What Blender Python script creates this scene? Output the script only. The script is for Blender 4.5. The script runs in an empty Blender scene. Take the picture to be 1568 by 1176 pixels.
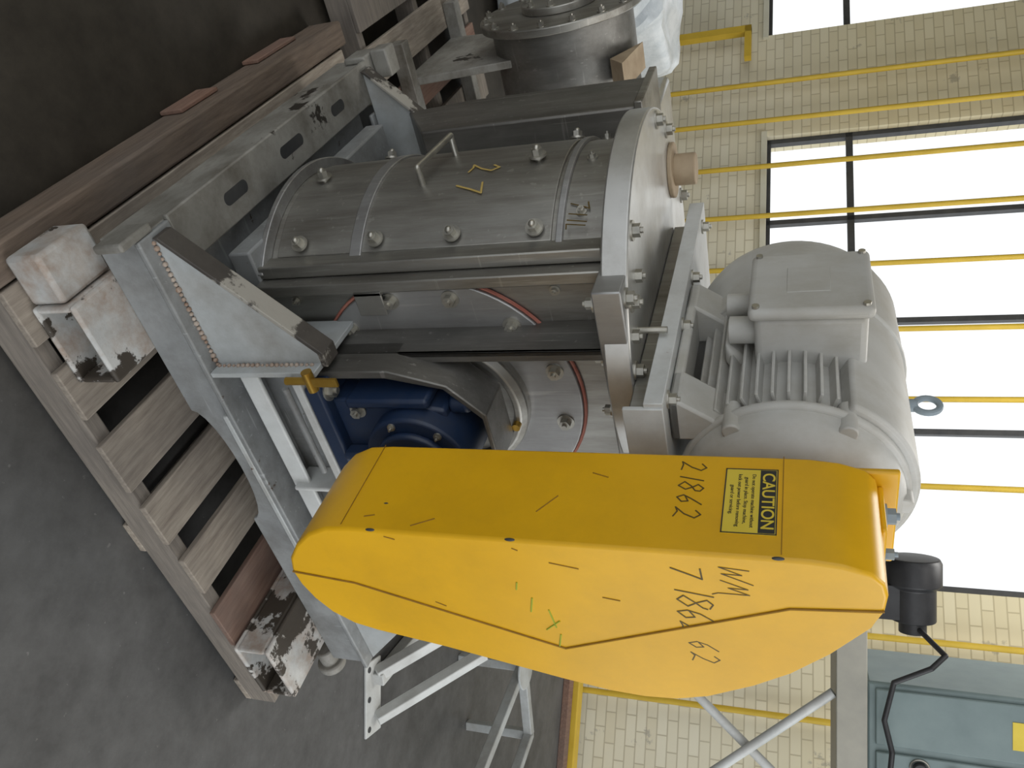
import bpy, bmesh, math, random
from mathutils import Matrix, Vector
random.seed(4)
scene = bpy.context.scene
try:
    scene.view_settings.view_transform = 'Standard'
except Exception: pass

# ---------------------------------------------------------------- materials
def new_mat(name):
    m = bpy.data.materials.new(name); m.use_nodes = True
    nt = m.node_tree; b = nt.nodes['Principled BSDF']
    return m, nt, b
def texco(nt, scale=(1,1,1)):
    tc = nt.nodes.new('ShaderNodeTexCoord'); mp = nt.nodes.new('ShaderNodeMapping')
    mp.inputs['Scale'].default_value = scale
    nt.links.new(tc.outputs['Object'], mp.inputs['Vector']); return mp.outputs['Vector']
def noise(nt, vec, scale, detail=6, rough=.6):
    n = nt.nodes.new('ShaderNodeTexNoise'); n.inputs['Scale'].default_value = scale
    n.inputs['Detail'].default_value = detail; n.inputs['Roughness'].default_value = rough
    nt.links.new(vec, n.inputs['Vector']); return n.outputs['Fac']
def ramp(nt, fac, stops):
    r = nt.nodes.new('ShaderNodeValToRGB'); e = r.color_ramp.elements
    e[0].position = stops[0][0]; e[0].color = (*stops[0][1], 1)
    e[1].position = stops[-1][0]; e[1].color = (*stops[-1][1], 1)
    for p, c in stops[1:-1]:
        k = e.new(p); k.color = (*c, 1)
    nt.links.new(fac, r.inputs['Fac']); return r.outputs['Color']
def mix(nt, fac, a, b, mode='MIX'):
    n = nt.nodes.new('ShaderNodeMix'); n.data_type = 'RGBA'; n.blend_type = mode
    for sock, v in ((n.inputs[0], fac), (n.inputs[6], a), (n.inputs[7], b)):
        if hasattr(v, 'links'): nt.links.new(v, sock)
        elif isinstance(v, tuple): sock.default_value = (*v, 1)
        else: sock.default_value = v
    return n.outputs[2]
def bump(nt, b, h, strength=.2, dist=.01):
    n = nt.nodes.new('ShaderNodeBump'); n.inputs['Strength'].default_value = strength
    n.inputs['Distance'].default_value = dist
    nt.links.new(h, n.inputs['Height']); nt.links.new(n.outputs['Normal'], b.inputs['Normal'])
def mottled(name, c1, c2, scale=6, rough=.5, metal=0.0, stretch=(1,1,1), bmp=.05, spots=None, spot_scale=20, spot_t=.68, grime=None, grime_amt=.5, soft=.025, streak=(6,6,.7), scuff=None):
    m, nt, b = new_mat(name); v = texco(nt, stretch)
    f = noise(nt, v, scale); col = ramp(nt, f, [(.3, c1), (.7, c2)])
    if grime:
        g = noise(nt, texco(nt, streak), 1.6, 8, .7)
        col = mix(nt, ramp(nt, g, [(.42,(0,0,0)),(.72,(grime_amt,)*3)]), col, grime)
    if scuff:   # bright fine scratches in two directions
        for st_ in ((90,90,4),(5,70,60)):
            g = noise(nt, texco(nt, st_), 1, 3, .5)
            col = mix(nt, ramp(nt, g, [(.66,(0,0,0)),(.72,(.35,.35,.35))]), col, scuff)
    if spots:
        s = noise(nt, v, spot_scale, 8, .65)
        k = ramp(nt, s, [(spot_t, (0,0,0)), (spot_t+soft, (1,1,1))])
        col = mix(nt, k, col, spots)
    nt.links.new(col, b.inputs['Base Color'])
    b.inputs['Roughness'].default_value = rough; b.inputs['Metallic'].default_value = metal
    if metal > .3:
        r = nt.nodes.new('ShaderNodeMapRange'); r.inputs[3].default_value = rough-.12; r.inputs[4].default_value = rough+.18
        nt.links.new(noise(nt, v, 9, 8, .7), r.inputs[0]); nt.links.new(r.outputs[0], b.inputs['Roughness'])
    if bmp: bump(nt, b, noise(nt, v, scale*6), bmp, .004)
    return m

STEEL = mottled('stainless_steel', (.31,.305,.285), (.50,.49,.455), 3.2, .40, .85, (1,1,.5), .05, grime=(.15,.13,.105), grime_amt=.85, scuff=(.62,.6,.56), spots=(.11,.085,.06), spot_scale=13, spot_t=.72)
STEEL_D = mottled('dull_steel', (.20,.20,.19), (.32,.31,.29), 5, .45, .8, (1,1,1), .05, grime=(.10,.09,.08), grime_amt=.7, scuff=(.5,.49,.46))
ENDP = mottled('end_plate_steel', (.34,.34,.34), (.48,.48,.475), 4, .42, .75, grime=(.17,.155,.14), grime_amt=.65, scuff=(.62,.6,.58))
LIDM = mottled('lid_steel', (.58,.58,.565), (.74,.74,.72), 4, .34, .8, grime=(.30,.27,.23), grime_amt=.5, streak=(3,3,3))  # base colour brightened to stand in for window reflection on the lid
BOLT = mottled('bolt_zinc', (.34,.33,.30), (.56,.54,.48), 20, .35, .85)
PAINT = mottled('grimy_grey_steel_paint', (.21,.205,.185), (.37,.36,.33), 4, .5, .1, (1,1,1), .08, spots=(.035,.03,.025), spot_scale=4.2, spot_t=.63, grime=(.085,.07,.05), grime_amt=.9, streak=(3,3,5), soft=.015)
PAINT2 = mottled('grey_paint', (.21,.22,.225), (.34,.35,.35), 3, .42, 0, (1,1,1), .08, spots=(.07,.045,.03), spot_scale=14, spot_t=.67, grime=(.10,.095,.085), grime_amt=.75, streak=(4,4,4), scuff=(.5,.52,.52))
GUSS = mottled('gusset_paint', (.38,.405,.41), (.51,.53,.53), 5, .42, 0, spots=(.12,.06,.035), spot_scale=16, spot_t=.70, grime=(.22,.20,.17), grime_amt=.7, streak=(3,3,3))
WHITE = mottled('white_paint', (.52,.54,.535), (.68,.69,.68), 5, .45, 0, spots=(.2,.12,.08), spot_scale=11, spot_t=.70, grime=(.3,.28,.25), grime_amt=.5, streak=(3,3,3))
PEEL = mottled('peeling_paint', (.36,.365,.36), (.60,.60,.58), 8, .6, 0, bmp=.3, spots=(.05,.04,.03), spot_scale=7, spot_t=.545, grime=(.26,.15,.08), grime_amt=.85, streak=(6,6,6), soft=.02)
EDGEP = mottled('worn_edge_paint', (.035,.03,.027), (.08,.07,.06), 8, .6, 0, bmp=.3, spots=(.36,.34,.30), spot_scale=4.5, spot_t=.53, soft=.03)
MOTOR = mottled('motor_grey_paint', (.44,.435,.41), (.54,.535,.51), 5, .45, 0, spots=(.38,.27,.10), spot_scale=7, spot_t=.73, grime=(.33,.30,.24), grime_amt=.6, streak=(5,5,3))
YEL = mottled('yellow_guard_paint', (.73,.39,.004), (.83,.46,.008), 2.5, .36, 0, bmp=.03, spots=(.28,.15,.02), spot_scale=30, spot_t=.75, grime=(.56,.31,.01), grime_amt=.6, streak=(2,2,2))
YELP = mottled('yellow_pipe_paint', (.60,.40,.03), (.70,.48,.05), 5, .5)
BLUE = mottled('blue_bearing_paint', (.007,.018,.05), (.014,.038,.10), 8, .42, 0, spots=(.09,.05,.03), spot_scale=10, spot_t=.62, grime=(.03,.03,.035), grime_amt=.7, streak=(5,5,5))
BLACK = mottled('black_plastic', (.012,.012,.014), (.035,.035,.038), 10, .45)
INK = mottled('marker_ink', (.06,.04,.01), (.14,.085,.01), 30, .6, bmp=0)
SEAM = mottled('dark_seam', (.22,.11,.004), (.34,.17,.01), 30, .7, bmp=0)  # dark brown line colour for guard joints and scratches
GREENINK = mottled('green_scuff', (.28,.36,.02), (.42,.42,.02), 30, .6, bmp=0)
YINK = mottled('yellow_crayon', (.42,.30,.08), (.5,.36,.12), 30, .7, bmp=0)
RED = mottled('red_gasket', (.35,.10,.07), (.45,.20,.15), 15, .6, bmp=0)
BRASS = mottled('brass', (.35,.20,.03), (.48,.31,.06), 15, .35, .7)
TEAL = mottled('teal_cabinet_paint', (.14,.19,.195), (.20,.26,.26), 4, .45)
DARK = mottled('dark_steel_frame', (.03,.032,.035), (.06,.06,.06), 10, .5)
GREYP = mottled('grey_conduit', (.20,.25,.29), (.3,.35,.38), 10, .5)
WRAP = mottled('plastic_wrap', (.5,.55,.58), (.75,.78,.8), 9, .25, bmp=.6)
RUST = mottled('rusty_pipe', (.3,.22,.14), (.48,.38,.26), 8, .7)
LABEL = mottled('label_yellow', (.70,.52,.04), (.76,.58,.06), 10, .5, bmp=0)
SIGNBLK = mottled('label_black', (.015,.015,.015), (.03,.03,.03), 10, .5, bmp=0)
BEIGE = mottled('beige_steel',(.30,.29,.25),(.40,.38,.32),5,.5)

def wood_mat(name, c1, c2, stretch):
    m, nt, b = new_mat(name); v = texco(nt, stretch)
    f = noise(nt, v, 6, 8, .7); col = ramp(nt, f, [(.3, c1), (.7, c2)])
    v2 = texco(nt); g = noise(nt, v2, 3, 4)
    col = mix(nt, ramp(nt, g, [(.4,(0,0,0)),(.75,(.6,.6,.6))]), col, (.13,.115,.105))
    nt.links.new(col, b.inputs['Base Color']); b.inputs['Roughness'].default_value = .85
    bump(nt, b, f, .4, .004); return m
WOODX = wood_mat('weathered_wood_x', (.15,.13,.11), (.33,.29,.245), (1,12,12))
WOODY = wood_mat('weathered_wood_y', (.22,.18,.145), (.48,.42,.345), (12,1,12))
WOODB = wood_mat('brown_timber', (.095,.068,.05), (.22,.165,.125), (14,1,14))
WOODR = wood_mat('red_board', (.17,.085,.06), (.30,.19,.14), (12,1,12))

def concrete():
    m, nt, b = new_mat('stained_concrete'); v = texco(nt)
    a = noise(nt, v, 1.1, 8, .65); c = ramp(nt, a, [(.3,(.045,.044,.043)),(.52,(.09,.089,.088)),(.72,(.15,.149,.147))])
    d = noise(nt, v, 9, 8, .7); c = mix(nt, .35, c, ramp(nt, d, [(.35,(.03,.028,.026)),(.7,(.15,.148,.146))]))
    s = noise(nt, v, 45, 3, .5); c = mix(nt, ramp(nt, s, [(.70,(0,0,0)),(.74,(.4,.4,.4))]), c, (.26,.25,.24))
    # shade and floor oil painted in together: darker, browner left of the machine
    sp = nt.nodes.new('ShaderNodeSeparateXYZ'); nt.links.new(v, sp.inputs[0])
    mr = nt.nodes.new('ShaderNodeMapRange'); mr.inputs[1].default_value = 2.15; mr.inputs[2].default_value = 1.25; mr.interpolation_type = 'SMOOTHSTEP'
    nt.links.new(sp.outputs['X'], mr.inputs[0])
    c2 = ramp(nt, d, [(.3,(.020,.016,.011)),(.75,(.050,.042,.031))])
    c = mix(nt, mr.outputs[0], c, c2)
    nt.links.new(c, b.inputs['Base Color']); b.inputs['Roughness'].default_value = .62
    bump(nt, b, d, .15, .01); return m
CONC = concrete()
def bricks():
    m, nt, b = new_mat('cream_painted_brick')
    tc = nt.nodes.new('ShaderNodeTexCoord'); sp = nt.nodes.new('ShaderNodeSeparateXYZ'); cb = nt.nodes.new('ShaderNodeCombineXYZ')
    nt.links.new(tc.outputs['Object'], sp.inputs[0]); nt.links.new(sp.outputs['X'], cb.inputs['X']); nt.links.new(sp.outputs['Z'], cb.inputs['Y'])
    br = nt.nodes.new('ShaderNodeTexBrick'); nt.links.new(cb.outputs[0], br.inputs['Vector'])
    br.inputs['Scale'].default_value = 1; br.inputs['Brick Width'].default_value = .22; br.inputs['Row Height'].default_value = .078
    br.inputs['Mortar Size'].default_value = .005
    br.inputs['Color1'].default_value = (.74,.69,.53,1); br.inputs['Color2'].default_value = (.80,.76,.61,1)
    br.inputs['Mortar'].default_value = (.56,.51,.38,1)
    n = noise(nt, tc.outputs['Object'], 3, 8, .7)
    c = mix(nt, ramp(nt, n, [(.62,(0,0,0)),(.66,(.7,.7,.7))]), br.outputs['Color'], (.38,.36,.31))
    # upper courses more yellowed than lower ones
    mr = nt.nodes.new('ShaderNodeMapRange'); mr.inputs[1].default_value = 1.0; mr.inputs[2].default_value = 2.2
    nt.links.new(sp.outputs['Z'], mr.inputs[0])
    c = mix(nt, mr.outputs[0], c, mix(nt, .8, c, (.90,.84,.68), 'MULTIPLY'))
    nt.links.new(c, b.inputs['Base Color']); b.inputs['Roughness'].default_value = .75
    inv = nt.nodes.new('ShaderNodeMath'); inv.operation = 'SUBTRACT'; inv.inputs[0].default_value = 1
    nt.links.new(br.outputs['Fac'], inv.inputs[1]); bump(nt, b, inv.outputs[0], .4, .01); return m
BRICK = bricks()
CEIL = mottled('ceiling_paint', (.22,.21,.19), (.28,.27,.24), 2, .8)

# ---------------------------------------------------------------- geometry helper
def align(d):
    return Vector(d).normalized().to_track_quat('Z', 'Y').to_matrix().to_4x4()
class B:
    def __init__(s): s.bm = bmesh.new()
    def box(s, lo, hi, rot=None):
        lo = Vector(lo); hi = Vector(hi); c = (lo+hi)/2; d = hi-lo
        M = Matrix.Translation(c)
        if rot is not None: M = M @ rot
        bmesh.ops.create_cube(s.bm, size=1, matrix=M @ Matrix.Diagonal((d.x, d.y, d.z, 1))); return s
    def bar(s, p0, p1, w, h, roll=0):
        p0 = Vector(p0); p1 = Vector(p1); L = (p1-p0).length
        M = Matrix.Translation((p0+p1)/2) @ align(p1-p0) @ Matrix.Rotation(roll, 4, 'Z') @ Matrix.Diagonal((w, h, L, 1))
        bmesh.ops.create_cube(s.bm, size=1, matrix=M); return s
    def cyl(s, p0, p1, r0, r1=None, n=32):
        p0 = Vector(p0); p1 = Vector(p1)
        if r1 is None: r1 = r0
        bmesh.ops.create_cone(s.bm, cap_ends=True, segments=n, radius1=r0, radius2=r1, depth=(p1-p0).length,
                              matrix=Matrix.Translation((p0+p1)/2) @ align(p1-p0)); return s
    def sph(s, c, r, sc=(1,1,1), n=16):
        bmesh.ops.create_uvsphere(s.bm, u_segments=n*2, v_segments=n, radius=r, matrix=Matrix.Translation(c) @ Matrix.Diagonal((*sc, 1))); return s
    def tube(s, pts, r, n=12):
        for a, b in zip(pts[:-1], pts[1:]): s.cyl(a, b, r, n=n)
        for p in pts[1:-1]: s.sph(p, r, n=6)
        return s
    def prism(s, pts, plane, a, b):
        def P(p, q):
            return {'xz': (p[0], q, p[1]), 'xy': (p[0], p[1], q), 'yz': (q, p[0], p[1])}[plane]
        v0 = [s.bm.verts.new(P(p, a)) for p in pts]; v1 = [s.bm.verts.new(P(p, b)) for p in pts]
        s.bm.faces.new(v0); s.bm.faces.new(list(reversed(v1)))
        n = len(pts)
        for i in range(n):
            j = (i+1) % n; s.bm.faces.new((v0[i], v1[i], v1[j], v0[j]))
        return s
    def lathe(s, prof, org, axis, n=48):
        M = Matrix.Translation(org) @ align(axis); rings = []
        for r, h in prof:
            rings.append([s.bm.verts.new(M @ Vector((r*math.cos(2*math.pi*i/n), r*math.sin(2*math.pi*i/n), h))) for i in range(n)])
        for A, C in zip(rings[:-1], rings[1:]):
            for i in range(n):
                j = (i+1) % n; s.bm.faces.new((A[i], A[j], C[j], C[i]))
        s.bm.faces.new(rings[0]); s.bm.faces.new(list(reversed(rings[-1]))); return s
    def ring(s, org, axis, R, r, n=48, m=10, a0=0, a1=2*math.pi):
        M = Matrix.Translation(org) @ align(axis); full = abs(a1-a0-2*math.pi) < 1e-6
        k = n if full else n+1; rings = []
        for i in range(k):
            t = a0+(a1-a0)*i/n
            rings.append([s.bm.verts.new(M @ Vector(((R+r*math.cos(u))*math.cos(t), (R+r*math.cos(u))*math.sin(t), r*math.sin(u)))) for u in [2*math.pi*j/m for j in range(m)]])
        for i in range(n):
            A = rings[i]; C = rings[(i+1) % k]
            for j in range(m):
                l = (j+1) % m; s.bm.faces.new((A[j], A[l], C[l], C[j]))
        return s
    def bolt(s, p, nrm, r=.014, h=.014):
        p = Vector(p); nrm = Vector(nrm).normalized()
        s.cyl(p-nrm*.001, p+nrm*.004, r*1.5, n=20); s.cyl(p+nrm*.003, p+nrm*(.004+h), r, n=6)
        s.cyl(p+nrm*.004, p+nrm*(.010+h), r*.45, n=10); return s
    def obj(s, name, mat, parent=None, M=None, bevel=0, seg=2):
        bmesh.ops.recalc_face_normals(s.bm, faces=s.bm.faces[:])
        me = bpy.data.meshes.new(name); s.bm.to_mesh(me); s.bm.free()
        o = bpy.data.objects.new(name, me); scene.collection.objects.link(o)
        me.materials.append(mat)
        for p in me.polygons: p.use_smooth = True
        me.set_sharp_from_angle(angle=math.radians(32))
        if M is not None: o.matrix_world = M
        if parent is not None: o.parent = parent
        if bevel:
            md = o.modifiers.new('bevel', 'BEVEL'); md.width = bevel; md.segments = seg; md.limit_method = 'ANGLE'; md.angle_limit = math.radians(40)
        return o
def empty(name, M=None):
    e = bpy.data.objects.new(name, None); scene.collection.objects.link(e); e.empty_display_size = .1
    if M is not None: e.matrix_world = M
    return e
RX = Matrix(((0,0,-1),(-1,0,0),(0,1,0))).to_4x4(); RY = Matrix(((1,0,0),(0,0,-1),(0,1,0))).to_4x4()
def text(name, body, loc, face, size, mat, parent, off=0):
    c = bpy.data.curves.new(name, 'FONT'); c.body = body; c.size = size; c.extrude = .0003; c.offset = off
    c.align_x = 'CENTER'; c.align_y = 'CENTER'; c.materials.append(mat)
    o = bpy.data.objects.new(name, c); scene.collection.objects.link(o)
    o.matrix_world = Matrix.Translation(loc) @ (RX if face == '-X' else RY); o.parent = parent
    return o
# handwritten strokes
GL = {'7': [[(.0,.92),(.62,1.0),(.45,.6),(.22,0)]], '1': [[(.3,1),(.22,0)]],
      '8': [[(.55,.85),(.3,1),(.08,.8),(.3,.55),(.55,.28),(.3,0),(.03,.22),(.28,.5),(.52,.72),(.55,.85)]],
      '6': [[(.52,1),(.18,.6),(.05,.25),(.25,0),(.5,.2),(.38,.45),(.1,.32)]],
      '2': [[(.05,.8),(.28,1),(.52,.8),(.35,.42),(.02,.03),(.25,.1),(.62,.0)]],
      'V': [[(0,.95),(.18,.1),(.36,.75),(.5,.15),(.75,1.1)]], 'M': [[(.0,.1),(.2,.9),(.35,.35),(.5,.95),(.8,.0),(.95,-.15)]],
      'L': [[(.1,1),(.05,0),(.45,.05)]]}
def hand(name, s, loc, R, size, mat, parent, w=.0022, slant=.15, gap=.72):
    b = B(); x = 0
    for ch in s:
        if ch in GL:
            for st_ in GL[ch]:
                pts = [(x+(px+slant*py)*size*.8+random.uniform(-.02,.02)*size, (py+random.uniform(-.03,.03))*size, 0) for px, py in st_]
                b.tube(pts, w, 6)
        x += size*gap*(.6 if ch == '1' else 1)
    for v in b.bm.verts: v.co.z *= .25
    return b.obj(name, mat, parent, Matrix.Translation(loc) @ R)

# ---------------------------------------------------------------- camera
TH = math.radians(20); YAW = math.radians(52); CAM = Vector((-.563, -1.191, 1.65))
RT = Vector((math.sin(YAW), -math.cos(YAW), 0)); FW = Vector((math.cos(YAW), math.sin(YAW), 0)); UP = Vector((0,0,1))
look = FW*math.cos(TH) - UP*math.sin(TH); cup = FW*math.sin(TH) + UP*math.cos(TH)
cd = bpy.data.cameras.new('camera'); cam = bpy.data.objects.new('camera', cd); scene.collection.objects.link(cam)
cd.sensor_fit = 'HORIZONTAL'; cd.sensor_width = 36; cd.lens = 36*1250/1600; cd.clip_start = .02
M = Matrix.Identity(4)
for i, v in enumerate((cup, -RT, -look)):
    for j in range(3): M[j][i] = v[j]
M.translation = CAM; cam.matrix_world = M; scene.camera = cam
MC = Matrix.Identity(4)      # room frame: x = right, y = depth
for i, v in enumerate((RT, FW, UP)):
    for j in range(3): MC[j][i] = v[j]
MC.translation = (CAM.x, CAM.y, 0)
MW = MC @ Matrix.Translation((0, 6.833, 0)) @ Matrix.Rotation(math.radians(-18.4), 4, 'Z')

# ---------------------------------------------------------------- room
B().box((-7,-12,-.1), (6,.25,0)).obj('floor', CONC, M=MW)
w = B(); W0, W1 = -7, 6; SILL = 1.345; HEAD = 4.0; TOP = 4.8
wins = [(-5.6,-3.467), (-2.355,1.544), (2.95,5.2)]
mull = [(-4.5,), (-1.51,-.56,.36), (3.7,4.4)]
w.box((W0,0,0), (W1,.25,SILL)).box((W0,0,HEAD), (W1,.25,TOP))
xs = [W0]+[v for p in wins for v in p]+[W1]
for i in range(0, len(xs), 2): w.box((xs[i],0,SILL), (xs[i+1],.25,HEAD))
w.obj('wall_back', BRICK, M=MW)
B().box((W0-.2,-12,0), (W0,.25,TOP)).obj('wall_left', BRICK, M=MW)
B().box((W0,-8.5,TOP), (W1,.25,TOP+.15)).obj('ceiling', CEIL, M=MW)
for i, (a, c) in enumerate(wins):
    b = B()
    b.box((a,.06,SILL), (a+.045,.12,HEAD)).box((c-.045,.06,SILL), (c,.12,HEAD)).box((a,.06,SILL), (c,.12,SILL+.03)).box((a,.06,HEAD-.04), (c,.12,HEAD))
    for z in (2.03, 3.5): b.box((a,.06,z-.028), (c,.12,z+.028))
    for k, x in enumerate(mull[i]): b.box((x-.022,.06,SILL), (x+.022,.12,HEAD))
    b.obj('window_%d' % (i+1), DARK, M=MW)
b = B()
for a, c in wins: b.box((a-.04,-.03,SILL-.05), (c+.04,.06,SILL))
b.obj('trim_1', mottled('sill_paint', (.62,.6,.48), (.7,.68,.56), 5, .6), M=MW)
e = empty('yellow_window_bars')
b = B()
for s in (-2.84,-2.44,-1.97,-1.48,-.98,-.41,.16,.82,1.9,2.5): b.cyl((s,-.12,.0), (s,-.12,4.78), .022, n=14)
b.box((-2.9,-.14,4.2), (2.55,-.10,4.25))
b.box((-3.45,-.2,.0), (-3.38,-.13,1.2)).box((-3.45,-.2,1.14), (-3.1,-.13,1.2))
b.obj('bars', YELP, e, MW)
B().box((1.6,-.32,.0), (5.5,-.2,.09)).obj('floor_curb', YELP, M=MW, bevel=.01)
B().box((1.7,-.45,.0), (5.5,-.34,.05)).obj('red_timber_rail', WOODR, M=MW, bevel=.005)

# ---------------------------------------------------------------- pallets
def pallet(x0, x1, y0, y1, name, h=.13, mats=(WOODY,)):
    e = empty(name)
    b = B()
    for yy in (y0, (y0+y1)/2-.02, y1-.045): b.box((x0,yy,.02), (x1,yy+.045,h-.02))
    b.obj('stringers', WOODX, e, bevel=.004)
    x = x0; k = 0
    while x+.12 < x1+.01:
        wd_ = random.uniform(.13,.15)
        b = B(); b.box((x,y0-random.uniform(0,.015),h-.02), (min(x+wd_,x1),y1,h-random.uniform(0,.003)))
        b.obj('deck_board_%d' % k, mats[k % len(mats)], e, bevel=.003); x += .205; k += 1
    b = B(); b.box((x0,y0,0), (x0+.1,y1,.02)).box((x1-.1,y0,0), (x1,y1,.02)).box(((x0+x1)/2-.05,y0,0), ((x0+x1)/2+.05,y1,.02))
    b.obj('bottom_boards', WOODY, e, bevel=.003)
    return e
e = pallet(.01, 1.5, -.16, 1.45, 'wooden_pallet', mats=(WOODY,WOODY,WOODY,WOODY,WOODY,WOODR,WOODY))
B().box((-.075,-.20,.0), (.005,1.50,.128)).obj('side_timber', WOODB, e, bevel=.008)
b = B(); b.box((-.088,.62,.0), (-.076,.80,.075)).box((-.088,1.05,0),(-.076,1.30,.06)); b.obj('split_battens', WOODR, e, bevel=.003)
e2 = pallet(-.35, 1.2, 1.62, 2.75, 'wooden_pallet', mats=(WOODR,WOODX,WOODY))

# ---------------------------------------------------------------- mill
mill = empty('industrial_mill')
for i, (xa, xb, ya) in enumerate(((.07,.265,-.13), (1.17,1.39,-.19))):
    b = B(); t = .014; z0, z1 = .132, .25
    b.box((xa,ya,z0), (xb,1.15,z0+t)).box((xa,ya,z1-t), (xb,1.15,z1)).box((xa,ya,z0+t), (xa+t,1.15,z1-t)).box((xb-t,ya,z0+t), (xb,1.15,z1-t))
    b.obj('skid_tube_%d' % (i+1), PEEL, mill, bevel=.012, seg=3)
    b = B(); b.box((xa+t,ya+.07,z0+t), (xb-t,ya+.08,z1-t)); b.obj('tube_inner_%d' % (i+1), PAINT, mill)
b = B(); b.box((-.045,-.12,.132), (.068,.03,.225)); b.obj('skid_blocks', PEEL, mill, bevel=.010)
L = 1.47; D = 1.18; z0, z1 = .25, .37
pts = [(0,z0),(.45,z0)]+[(.64-.19*math.cos(t), z0+.055*math.sin(t)) for t in [math.pi*i/12 for i in range(1,12)]]+[(.83,z0),(L,z0),(L,z1),(0,z1)]
B().prism(pts, 'xz', 0, .014).obj('front_beam_web', PAINT2, mill, bevel=.003)
b = B(); b.box((-.01,-.02,z1), (L,.085,z1+.014)); b.obj('front_beam_flange', PAINT2, mill, bevel=.004)
b = B(); b.box((.45,-.021,z1-.014),(1.0,-.0,z1+.0)); b.obj('front_lip', GUSS, mill, bevel=.003)
b = B()
b.box((-.01,.014,z0), (.004,D,z1)).box((-.02,.085,z1), (.10,D,z1+.014)).box((.02,.014,z0),(.115,D,z0+.012))
b.obj('left_beam', PAINT, mill, bevel=.004)
b = B()
for y, l, w_ in ((.32,.05,.016),(.60,.06,.016),(.88,.04,.016)): 
    b.prism([(.04+w_*math.cos(t), y+(l-w_ if math.sin(t)>0 else -(l-w_))+w_*math.sin(t)) for t in [2*math.pi*k/24 for k in range(24)]], 'xy', z1+.0135, z1+.0146)
b.obj('beam_slots', DARK, mill)
b = B()
b.box((L-.014,.0141,z0), (L,D,z1)).box((L-.13,.085,z1), (L+.01,D,z1+.014)).box((.13,D-.014,z0),(L-.1,D,z1)).box((.13,D-.12,z1),(L-.1,D,z1+.012))
b.obj('rear_beams', PAINT2, mill, bevel=.004)
b = B(); b.box((.10,.085,.325), (L-.13,D-.12,.34)); b.obj('deck_plate', PAINT2, mill)
b = B()
for y in (-.005, D): b.box((-.03,y-.06,z1-.06), (-.01,y+.04,z1+.014))
b.box((-.035,D-.02,z1+.014),(.05,D+.05,z1+.07))
b.cyl((L+.0,.03,.2),(L+.07,.03,.2),.03).cyl((L+.06,.03,.2),(L+.09,.03,.2),.045,n=20)
b.obj('lugs', PAINT, mill, bevel=.006)
b = B()
zt = z1+.014
for y in (.02, D-.10): 
    b.prism([(.0,zt),(.33,zt),(.33,.66),(.30,.66)], 'xz', y, y+.012)
    b.prism([(L,zt),(L-.33,zt),(L-.33,.66),(L-.30,.66)], 'xz', y, y+.012)
b.obj('gusset_plates', GUSS, mill, bevel=.002)
b = B()
for y in (.0, D-.13): b.prism([(.0,zt),(.0,zt+.012),(.30,.675),(.335,.675),(.335,.66),(.30,.66)], 'xz', y+.018, y+.070)
b.obj('gusset_flanges', EDGEP, mill, bevel=.002)
b = B()
for k in range(26):   # rust/weld beads where the gusset meets the beam
    x = .01+k*.0125; b.sph((x,.016,zt+.002), random.uniform(.004,.007), n=5)
for k in range(20): b.sph((.324,.012,zt+.01+k*.013), random.uniform(.004,.006), n=5)
b.obj('weld_beads', mottled('weld_rust', (.22,.12,.07), (.48,.42,.36), 30, .6), mill)
b = B(); b.box((.325,-.016,zt), (.338,.19,.66)).box((.325,D-.2,zt),(.338,D-.0,.66)); b.obj('gusset_posts', GUSS, mill, bevel=.002)
b = B(); b.box((.34,.08,zt), (.98,.2,.60)).box((.34,.03,.425),(.98,.08,.437)); b.obj('bearing_pedestal', PAINT2, mill, bevel=.004)
b = B(); b.box((.34,.018,.425),(.98,.03,.475)).box((.335,-.03,.60), (1.0,.2,.622)).box((.70,.0,.437),(.712,.08,.6)); b.obj('bearing_shelf', WHITE, mill, bevel=.004)
b = B(); b.box((.14,.2,zt), (1.25,1.0,.445)); b.obj('support_base', PAINT2, mill, bevel=.006)
# body shell
cx, cy, R = .48, .50, .38
def arc(r, a0, a1, n=40): return [(cx-r*math.cos(math.radians(a0+(a1-a0)*i/n)), cy-r*math.sin(math.radians(a0+(a1-a0)*i/n))) for i in range(n+1)]
pts = arc(R, 47, -90)+[(.98,.88),(.98,.2),(.235,.2)]
B().prism(pts, 'xy', .44, 1.27).obj('housing', STEEL, mill, bevel=.003)
def shell(b, r0, r1, a0, a1, za, zb): b.prism(arc(r1,a0,a1)+list(reversed(arc(r0,a0,a1))), 'xy', za, zb)
b = B(); shell(b, R-.01, R+.007, 40, -62, .475, 1.155); b.obj('door', STEEL, mill, bevel=.002)
b = B(); shell(b, R, R+.013, 42, -64, .675, .705); shell(b, R, R+.010, 44, -70, 1.165, 1.18); shell(b, R, R+.03, 47, -80, .44, .455)
b.obj('door_bands', ENDP, mill, bevel=.002)
b = B(); b.box((.185,.205,.44), (.215,.255,1.27)).box((.217,.17,.44), (.245,.215,1.27)); b.obj('vertical_flange', STEEL, mill, bevel=.003)
b = B(); b.box((.35,.085,.62), (.362,.2,1.27)).box((.35,.085,.62), (.375,.095,1.27)).prism([(.085,.62),(.2,.62),(.2,.5)],'yz',.35,.362)
b.obj('front_ribs', STEEL_D, mill, bevel=.002)
b = B(); b.box((.24,.165,.70),(.25,.2,.77)).box((.24,.165,.70),(.30,.17,.77)); b.obj('bracket_clip', STEEL, mill, bevel=.002)
DC = (.55, .85)
b = B(); b.cyl((DC[0],.2,DC[1]), (DC[0],.185,DC[1]), .325, n=72); b.obj('bearing_end_plate', ENDP, mill, bevel=.003)
b = B(); b.ring((DC[0],.195,DC[1]), (0,1,0), .329, .0042, 72, 6); b.obj('red_gasket', RED, mill)
b = B()
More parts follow.
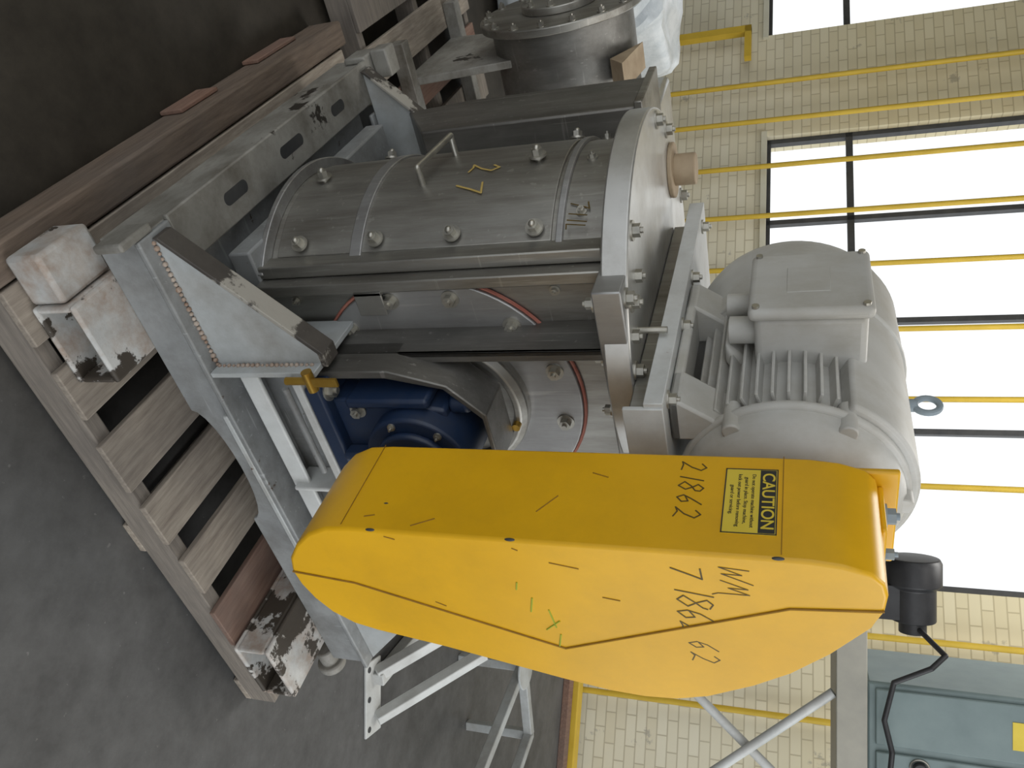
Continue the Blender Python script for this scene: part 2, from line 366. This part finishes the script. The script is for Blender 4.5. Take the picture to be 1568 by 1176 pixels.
for k in range(12):
    a = math.radians(15+30*k); b.bolt((DC[0]+.285*math.cos(a), .185, DC[1]+.285*math.sin(a)), (0,-1,0), .014)
for z in (.52,1.16): b.bolt((.272,.2,z), (0,-1,0), .008, .008)
b.obj('end_plate_bolts', BOLT, mill)
b = B(); b.lathe([(.20,0),(.20,.03),(.185,.045),(.17,.045),(.165,.02),(.05,.02)], (DC[0],.19,DC[1]), (0,-1,0), 64); b.obj('seal_hub', STEEL, mill, bevel=.003)
b = B(); b.cyl((DC[0],.18,DC[1]), (DC[0],-.2,DC[1]), .04); b.obj('shaft', STEEL_D, mill)
b = B(); b.cyl((.60,.13,1.02),(.60,.185,1.02),.010,n=12); b.obj('grease_fitting', BRASS, mill)
# blue bearing
b = B()
b.box((.36,-.03,.623), (.76,.10,.665)); b.cyl((DC[0],.11,DC[1]), (DC[0],-.045,DC[1]), .120, n=48)
b.prism([(.41,.66),(.70,.66),(.69,.80),(.66,.93),(.44,.93),(.415,.80)], 'xz', .0, .08)
b.cyl((DC[0],-.045,DC[1]), (DC[0],-.065,DC[1]), .09, n=32).cyl((.45,.04,.93),(.45,.04,.975),.022)
b.box((.405,-.012,.70),(.43,.09,.90)).box((.54,-.04,.66),(.56,.0,.75))
b.obj('bearing_housing', BLUE, mill, bevel=.008, seg=3)
b = B(); b.prism([(.35,.62),(.37,.62),(.37,.80),(.40,.93),(.48,1.0),(.62,1.0),(.62,1.012),(.47,1.012),(.39,.94),(.35,.81)], 'xz', .02, .13); b.obj('bearing_shroud', STEEL_D, mill, bevel=.003)
b = B()
for x, z in ((.44,.72),(.66,.72),(.47,.91),(.63,.91)): b.bolt((x,0,z), (0,-1,0), .013)
for a in range(6): b.bolt((DC[0]+.105*math.cos(a*1.047+.3),-.045,DC[1]+.105*math.sin(a*1.047+.3)),(0,-1,0),.006,.005)
b.bolt((.385,.0,.665),(0,0,1),.016).bolt((.735,.0,.665),(0,0,1),.016)
b.obj('bearing_bolts', BOLT, mill)
b = B(); b.tube([(.33,-.038,.60),(.33,-.038,.655)], .009).cyl((.305,-.038,.66),(.355,-.038,.66),.012).box((.315,-.053,.675),(.335,-.047,.735)); b.obj('brass_valve', BRASS, mill)
b = B(); b.tube([(.35,-.038,.588),(.60,-.038,.588)], .008); b.obj('drain_pipe', PAINT2, mill)
# lid and top flange
b = B(); b.cyl((cx,cy,1.275), (cx,cy,1.33), .44, n=96); b.obj('round_lid', LIDM, mill, bevel=.004)
b = B(); b.box((.215,.085,1.268), (1.02,.45,1.326)); b.obj('square_top_flange', ENDP, mill, bevel=.003)
b = B()
for k in range(16):
    a = math.radians(20+k*20)
    x, y = cx-.41*math.cos(a), cy+.41*math.sin(a)
    if x < .9 and math.hypot(x-.27, y-.80) > .08: b.bolt((x,y,1.33), (0,0,1), .014)
for x, y in ((.25,.12),(.34,.12),(.43,.12),(.60,.12),(.26,.22)): b.bolt((x,y,1.326), (0,0,1), .014)
b.cyl((.36,.17,1.32),(.36,.17,1.39),.007)
for x in (.25,.38,.52): b.bolt((x,.105,1.268), (0,0,-1), .012)
b.obj('lid_bolts', BOLT, mill)
b = B(); b.cyl((.28,.78,1.33), (.28,.78,1.342), .07, n=32).cyl((.28,.78,1.34),(.28,.78,1.395),.040,n=32); b.obj('inlet_stub', RUST, mill, bevel=.003)
b = B()
def cylpt(phi, z, r): a = math.radians(phi); return Vector((cx-r*math.cos(a), cy-r*math.sin(a), z))
def swing(phi, z):
    n = cylpt(phi, z, 1)-cylpt(phi, z, 0); p = cylpt(phi, z, R+.005); n.normalize()
    b.cyl(p, p+n*.03, .009, n=12); b.cyl(p+n*.010, p+n*.015, .020, n=20); b.cyl(p+n*.015, p+n*.029, .013, n=6)
    b.sph(p+n*.030, .008, n=6)
for z in (.54,.74,.93,1.12): swing(36, z)
for z in (.53,1.09): swing(4, z)
for z in (.60,1.12): swing(-32, z)
b.obj('swing_bolts', BOLT, mill)
b = B()
for ph in (-20,5,30): 
    p = cylpt(ph,1.215,R); b.bolt(p, p-cylpt(ph,1.215,0), .008, .008)
b.obj('rim_studs', BOLT, mill)
b = B(); b.tube([cylpt(13,.82,R), cylpt(13,.825,R+.055), cylpt(-9,.85,R+.055), cylpt(-9,.855,R)], .0075)
b.obj('door_handle', BOLT, mill)
for k, (ph, z, t_) in enumerate(((14,.91,'7'),(4,.93,'2'))):
    hand('crayon_%d' % k, t_, cylpt(ph, z, R+.009), Matrix.Rotation(math.radians(ph),4,'Z') @ RX, .07, YINK, mill, w=.0028)
hand('tag_711', '711L', cylpt(26,1.19,R+.002), Matrix.Rotation(math.radians(18),4,'Z') @ RX, .042, INK, mill, w=.0018)
b = B(); b.prism([(.88,.62),(1.08,.50),(1.12,.7),(1.12,1.24),(.88,1.24)], 'yz', .14, .95); b.obj('rear_duct', STEEL_D, mill, bevel=.006)
b = B(); b.box((.12,.86,1.24),(.98,1.14,1.262)); b.obj('rear_duct_flange', STEEL, mill, bevel=.003)
b = B(); b.box((.42,-.02,1.331), (.86,.74,1.395)); b.obj('motor_riser', STEEL, mill, bevel=.003)
b = B(); b.box((.385,-.05,1.395), (.90,.78,1.407)).box((.375,-.05,1.37), (.387,.78,1.407)).box((.385,-.055,1.33),(.90,-.045,1.407)); b.obj('motor_base_plate', WHITE, mill, bevel=.002)
b = B()
for y in (.0,.25,.45,.7): b.bolt((.405,y,1.407),(0,0,1),.012)
b.obj('base_bolts', BOLT, mill)

# ---------------------------------------------------------------- motor
mot = empty('electric_motor')
ax, az = .62, 1.625
b = B()
b.lathe([(.05,-.13),(.075,-.115),(.08,-.10),(.15,-.09),(.188,-.065),(.205,-.03),(.208,.0),(.195,.01),(.192,.36),(.205,.37),(.205,.38)], (ax,0,az), (0,1,0), 64)
b.obj('stator_frame', MOTOR, mot)
b = B()
for k in range(48):
    a = 2*math.pi*k/48; c, s = math.cos(a), math.sin(a)
    if s < -.80: continue
    M_ = Matrix.Translation((ax+c*.205, .19, az+s*.205)) @ Matrix.Rotation(-a, 4, 'Y') @ Matrix.Diagonal((.036,.345,.006,1))
    bmesh.ops.create_cube(b.bm, size=1, matrix=M_)
b.obj('cooling_fins', MOTOR, mot, bevel=.0015)
b = B()
def xzarc(r, a0, a1, n=32): return [(ax+r*math.cos(math.radians(a0+(a1-a0)*i/n)), az+r*math.sin(math.radians(a0+(a1-a0)*i/n))) for i in range(n+1)]
b.prism(xzarc(.232,20,152)+list(reversed(xzarc(.190,20,152))), 'xz', .0, .40)
b.obj('top_shroud', MOTOR, mot, bevel=.008, seg=3)
b = B(); b.lathe([(.220,.34),(.232,.345),(.234,.40),(.232,.55),(.222,.585),(.195,.61),(.14,.625),(.06,.63)], (ax,0,az), (0,1,0), 64)
b.ring((ax,.35,az),(0,1,0),.232,.006,64,8)
b.obj('fan_cowl', MOTOR, mot)
b = B(); b.ring((ax,-.005,az),(0,1,0),.205,.012,64,8)
for a in (30,90,150,210,330): 
    c, s = math.cos(math.radians(a)), math.sin(math.radians(a)); b.cyl((ax+c*.20,-.045,az+s*.20),(ax+c*.20,.03,az+s*.20),.018,n=12)
b.obj('end_bell_lugs', MOTOR, mot, bevel=.003)
b = B()
for x0_, x1_ in ((ax-.215,ax-.12),(ax+.12,ax+.215)):
    lf = x0_ < ax
    for y0_, y1_ in ((-.01,.09),(.32,.42)):
        b.prism([(x0_,1.408),(x1_,1.408),(x1_,1.52),(x1_-.03,1.54) if lf else (x1_-.05,1.54),(x0_+.05,1.50) if lf else (x0_,1.54),(x0_,1.43)], 'xz', y0_, y1_)
    b.box((x0_,-.01,1.408),(x1_,.42,1.43))
b.obj('feet', MOTOR, mot, bevel=.006)
b = B(); b.box((.325,.145,1.56), (.46,.345,1.765)); b.prism([(.46,1.56),(.40,1.50),(.46,1.50)],'xz',.17,.32); b.obj('terminal_box', MOTOR, mot, bevel=.014, seg=4)
b = B(); b.box((.300,.135,1.55), (.327,.355,1.775)); b.obj('terminal_box_cover', MOTOR, mot, bevel=.012, seg=4)
b = B(); b.box((.2985,.20,1.62), (.3015,.29,1.70)); b.obj('brand_pad', MOTOR, mot, bevel=.002)
b = B()
for y, z in ((.15,1.565),(.34,1.565),(.15,1.76),(.34,1.76)): b.cyl((.295,y,z),(.302,y,z),.007,n=10)
b.obj('cover_screws', BOLT, mot)
b = B(); b.cyl((.385,.2,1.51),(.385,.2,1.56),.028,n=20).cyl((.385,.29,1.50),(.385,.29,1.56),.026,n=20); b.obj('cable_glands', MOTOR, mot)
b = B(); b.cyl((ax,.25,az+.22),(ax,.25,az+.248),.014,n=12).ring((ax,.25,az+.268),(1,0,0),.024,.007,24,10); b.obj('lifting_eye', GREYP, mot)

# ---------------------------------------------------------------- belt guard
g = empty('belt_guard')
out = [(.411,1.60),(.412,1.66),(.418,1.705),(.432,1.745),(.452,1.762),(.480,1.768),(.515,1.765),(.548,1.752),(.585,1.728),(.63,1.693),(.696,1.633),(.7455,1.572),(.80,1.490),
       (.823,1.43),(.829,1.37),(.824,1.305),(.805,1.213),(.7455,.985),(.715,.84),(.700,.79),(.667,.748),(.625,.722),(.583,.708),(.545,.704),(.51,.715),(.47,.745),(.435,.785),(.415,.83),(.411,.88)]
YF, YI = -.367, -.144
B().prism(out, 'xz', YF, YI).obj('cover', YEL, g, bevel=.006, seg=3)
B().tube([(p[0],YF-.0008,p[1]) for p in [(.548,.706),(.566,.839),(.702,1.237),(.525,1.631),(.511,1.764)]], .0022, 8).obj('face_seam', SEAM, g)
B().prism([(x,z) for x,z in [(.549,.71),(.566,.839),(.702,1.237),(.525,1.631),(.513,1.76)]]+[(.55,1.748),(.63,1.69),(.696,1.630),(.7455,1.569),(.797,1.488),(.819,1.43),(.825,1.37),(.82,1.305),(.80,1.213),(.741,.985),(.711,.84),(.696,.793),(.665,.752),(.625,.727),(.583,.713)], 'xz', YF-.003, YF+.001).obj('lap_panel', YEL, g, bevel=.001)
b = B(); b.box((.4104,YF+.01,1.6188),(.4115,YI,1.6202)).box((.4104,YF+.01,.8612),(.4115,YI,.8622)); b.obj('band_joint', SEAM, g)
b = B(); b.box((.44,YI,1.70),(.66,YI+.012,1.80)).box((.47,YI-.10,1.765),(.60,YI,1.775)); b.obj('mounting_tab', YEL, g, bevel=.004)
b = B(); b.bolt((.50,YI-.04,1.775),(0,0,1),.014).bolt((.57,YI-.06,1.775),(0,0,1),.010); b.obj('tab_bolts', GREYP, g)
ly0, ly1, lz0, lz1 = -.322, -.178, 1.528, 1.612
B().box((.4092,ly0,lz0), (.4112,ly1,lz1)).obj('caution_label', LABEL, g)
b = B(); b.box((.4088,ly0+.003,lz1-.028),(.4093,ly1-.003,lz1-.003))
for z_ in (lz0, lz1-.002): b.box((.4088,ly0,z_),(.4093,ly1,z_+.002))
for y_ in (ly0, ly1-.002): b.box((.4088,y_,lz0),(.4093,y_+.002,lz1))
b.obj('label_print', SIGNBLK, g)
lm = (ly0+ly1)/2
text('label_word', 'CAUTION', (.4084,lm,lz1-.0155), '-X', .0275, LABEL, g, off=.0003)
for k, t_ in enumerate(('Do not operate machine without','guard in place. Stop machine,','lock out power before removing','guard or servicing.')):
    text('label_line_%d' % k, t_, (.4089,lm,lz1-.038-k*.011), '-X', .0088, SIGNBLK, g)
hand('marker_strip', '21862', (.4105,-.163,1.452), RX, .042, INK, g, w=.0014)
hand('marker_7', '7', (.440,YF-.0006,1.452), RY, .050, INK, g, w=.0016)
hand('marker_1862', '1862', (.492,YF-.0006,1.455), RY, .060, INK, g, w=.0014, gap=.58)
hand('marker_62', '62', (.630,YF-.003,1.468), RY, .048, INK, g, w=.0015)
hand('scribble', 'VM', (.430,YF-.0006,1.522), RY, .052, INK, g, w=.0010, slant=.3)
b = B()
for p, q in (((.62,1.24),(.65,1.21)),((.56,1.20),(.60,1.19)),((.59,1.225),(.64,1.23)),((.66,1.235),(.70,1.225)),((.52,1.18),(.54,1.175))): b.tube([(p[0],YF-.0005,p[1]),(q[0],YF-.0005,q[1])], .0016, 6)
b.obj('green_marks', GREENINK, g)
b = B()
for p, q in (((.43,1.19),(.435,1.20)),((.424,.95),(.43,.97)),((.46,1.25),(.47,1.30)),((.60,1.0),(.61,1.02)),((.62,1.45),(.64,1.455)),((.54,1.33),(.545,1.36))): b.tube([(p[0],YF-.0003,p[1]),(q[0],YF-.0003,q[1])], .0012, 6)
for p, q in (((-.30,1.22),(-.26,1.25)),((-.35,1.0),(-.33,1.04)),((-.2,1.3),(-.21,1.33)),((-.335,.9),(-.33,.92))): b.tube([(.4107,p[0],p[1]),(.4107,q[0],q[1])], .0012, 6)
b.obj('scratches', SEAM, g)
b = B()
for x, z in ((.4105,.925),(.4105,1.19),(.4105,1.615)):   # chipped edge spots
    b.sph((x+.002,YF+.003,z), .006, (.5,.5,1.6), 6)
b.sph((.412,-.30,.93), .004, (.3,1,2.4), 6)
b.obj('paint_chips', DARK, g)

# ---------------------------------------------------------------- drum machine behind
dr = empty('steel_drum_machine')
dy, dz = 2.14, .74
b = B(); b.lathe([(.285,.03),(.285,.34),(.275,.341),(.27,.80),(.22,.9)], (.13,dy,dz), (1,0,0), 64); b.obj('drum_shell', STEEL_D, dr)
b = B(); b.lathe([(.325,0),(.325,.03)], (.13,dy,dz), (1,0,0), 64); b.lathe([(.15,-.03),(.15,0)], (.13,dy,dz), (1,0,0), 48); b.obj('end_flange', STEEL, dr, bevel=.004)
b = B()
for k in range(16):
    a = math.pi*k/8; b.bolt((.13,dy+.30*math.cos(a),dz+.30*math.sin(a)),(-1,0,0),.012)
for k in range(8):
    a = math.pi*k/4; b.bolt((.10,dy+.125*math.cos(a),dz+.125*math.sin(a)),(-1,0,0),.012)
b.obj('flange_bolts', BOLT, dr)
b = B()
for x in (.25,.8): b.prism([(dy-.30,.132),(dy+.30,.132),(dy+.22,dz-.1),(dy-.22,dz-.1)], 'yz', x, x+.03)
b.box((.1,dy-.34,.131),(1.0,dy-.28,.19)).box((.1,dy+.28,.131),(1.0,dy+.34,.19))
b.obj('saddle_supports', PAINT, dr, bevel=.004)
b = B(); b.prism([(dy-.22,dz+.22),(dy-.05,dz+.32),(dy-.30,dz+.28)], 'yz', .3, .40); b.obj('lift_bracket', RUST, dr)
b = B(); b.box((.5,dy-.2,dz+.2),(.85,dy+.15,dz+.38)); b.obj('drum_hopper', LIDM, dr, bevel=.02)
for k, (r, f, sx, sy, h) in enumerate(((-2.35,4.55,.5,.45,.95),(-1.85,5.2,.40,.4,.60))):
    b = B(); bmesh.ops.create_icosphere(b.bm, subdivisions=4, radius=1)
    for v in b.bm.verts:
        p = v.co; q = Vector([math.copysign(abs(c)**.35, c) for c in p])
        q *= 1+.06*math.sin(9*p.x+5*p.z)*math.cos(7*p.y+3*p.z)
        v.co = Vector((q.x*sx, q.y*sy, (q.z+1.04)*h/2))
    zmin = min(v.co.z for v in b.bm.verts)
    for v in b.bm.verts: v.co.z -= zmin
    b.obj('wrapped_crate', WRAP, M=MC @ Matrix.Translation((r,f,0)))

# ---------------------------------------------------------------- white stand on floor
st = empty('white_steel_stand')
b = B()
b.box((1.12,2.80,0), (1.42,2.92,.012)); b.bar((1.20,2.86,.03),(1.10,3.25,.03),.05,.05)
b.bar((1.18,2.87,.02),(.98,3.2,.36),.05,.05); b.bar((.98,3.2,.36),(1.10,3.25,.03),.045,.045)
b.bar((1.36,2.87,.02),(1.16,3.2,.36),.04,.05); b.bar((.98,3.2,.36),(1.16,3.2,.36),.045,.045)
b.obj('stand_frame', WHITE, st, MC, bevel=.004)
b = B()
for x in (1.15,1.27,1.39): b.cyl((x,2.825,.0121),(x,2.825,.0135),.012,n=16)
b.obj('bolt_holes', DARK, st, MC)
st = empty('tubular_rack')
b = B()
c4 = [(1.40,3.75),(1.80,2.95),(2.15,3.15),(1.78,3.85)]
for i in range(4):
    p, q = c4[i], c4[(i+1)%4]; b.bar((*p,.34),(*q,.34),.045,.045); b.box((p[0]-.022,p[1]-.022,0),(p[0]+.022,p[1]+.022,.36))
b.cyl((1.40,3.72,.36),(1.40,3.72,.372),.10,n=32)
b.obj('rack_tubes', GUSS, st, MC, bevel=.004)

# ---------------------------------------------------------------- tall bench with cabinet
t = empty('steel_workbench')
b = B()
b.box((.85,3.9,1.79), (2.6,4.7,1.92))
for x in (.88,2.5):
    for y in (3.95,4.62): b.box((x,y,0),(x+.06,y+.06,1.79))
b.obj('platform', BEIGE, t, MC, bevel=.005)
b = B(); b.cyl((1.41,3.94,1.78),(2.3,3.94,.72),.022).cyl((1.25,3.99,.86),(2.08,3.99,1.78),.022); b.obj('diagonal_braces', WHITE, t, MC)
c = empty('control_cabinet')
b = B(); b.box((1.36,4.0,1.925),(2.2,4.5,2.75)); b.obj('cabinet_body', TEAL, c, MC, bevel=.012)
b = B(); b.box((1.385,3.985,1.96),(1.64,4.0,2.7)).box((1.67,3.985,1.96),(2.17,4.0,2.7)); b.obj('cabinet_doors', TEAL, c, MC, bevel=.006)
KN = ((1.72,2.14),(1.74,2.28),(1.72,2.42))
b = B()
for x, z in KN: b.cyl((x,3.985,z),(x,3.955,z),.03,n=24)
b.obj('knobs', BLACK, c, MC, bevel=.004)
b = B(); b.box((1.46,3.982,2.50),(1.58,3.986,2.60)); b.obj('warning_label', LABEL, c, MC)
b = B()
for x, z in KN: b.ring((x,3.983,z),(0,1,0),.038,.006,24,8)
b.obj('knob_rings', BOLT, c, MC)
m = empty('black_bench_motor')
b = B(); b.lathe([(.06,0),(.115,.01),(.125,.03),(.125,.13),(.10,.15),(.10,.30),(.06,.31),(.06,.36)], (.80,4.15,2.13),(1,0,0),40); b.box((.93,4.07,1.925),(1.09,4.23,2.07)); b.obj('motor_body', BLACK, m, MC, bevel=.004)
b = B(); b.tube([(1.13,4.1,2.15),(1.2,3.97,2.24),(1.25,3.93,2.18),(1.33,3.93,2.03),(1.5,3.92,1.99),(1.63,3.9,2.02),(1.85,3.9,2.0),(2.0,3.92,1.96)],.012); b.obj('power_cord', BLACK, m, MC)

# ---------------------------------------------------------------- lights
wd = bpy.data.worlds.new('overcast_sky'); scene.world = wd; wd.use_nodes = True
bg = wd.node_tree.nodes['Background']; bg.inputs['Color'].default_value = (.95,.98,1,1); bg.inputs['Strength'].default_value = 1.2
def area(name, loc, target, size, power, col=(1,1,1), sy=None):
    l = bpy.data.lights.new(name, 'AREA'); l.energy = power; l.color = col; l.size = size; l.shape = 'RECTANGLE'; l.size_y = sy or size
    o = bpy.data.objects.new(name, l); scene.collection.objects.link(o)
    loc = MC @ Vector(loc); target = MC @ Vector(target)
    o.matrix_world = Matrix.Translation(loc) @ (target-loc).to_track_quat('-Z','Y').to_matrix().to_4x4()
area('window_daylight_lamp', (4.5,1.0,3.6), (.3,2.4,.8), 2.5, 65, (.97,.99,1))
area('added_overhead_fill', (.5,1.5,4.6), (.5,1.8,0), 1.6, 30, (1,.97,.92))  # unseen overhead fill, added to brighten the machine area
area('added_overhead_fill', (0,4.8,4.6), (0,5.5,0), 1.6, 80, (1,.98,.94))  # second added fill, brightens the far end by the window wall
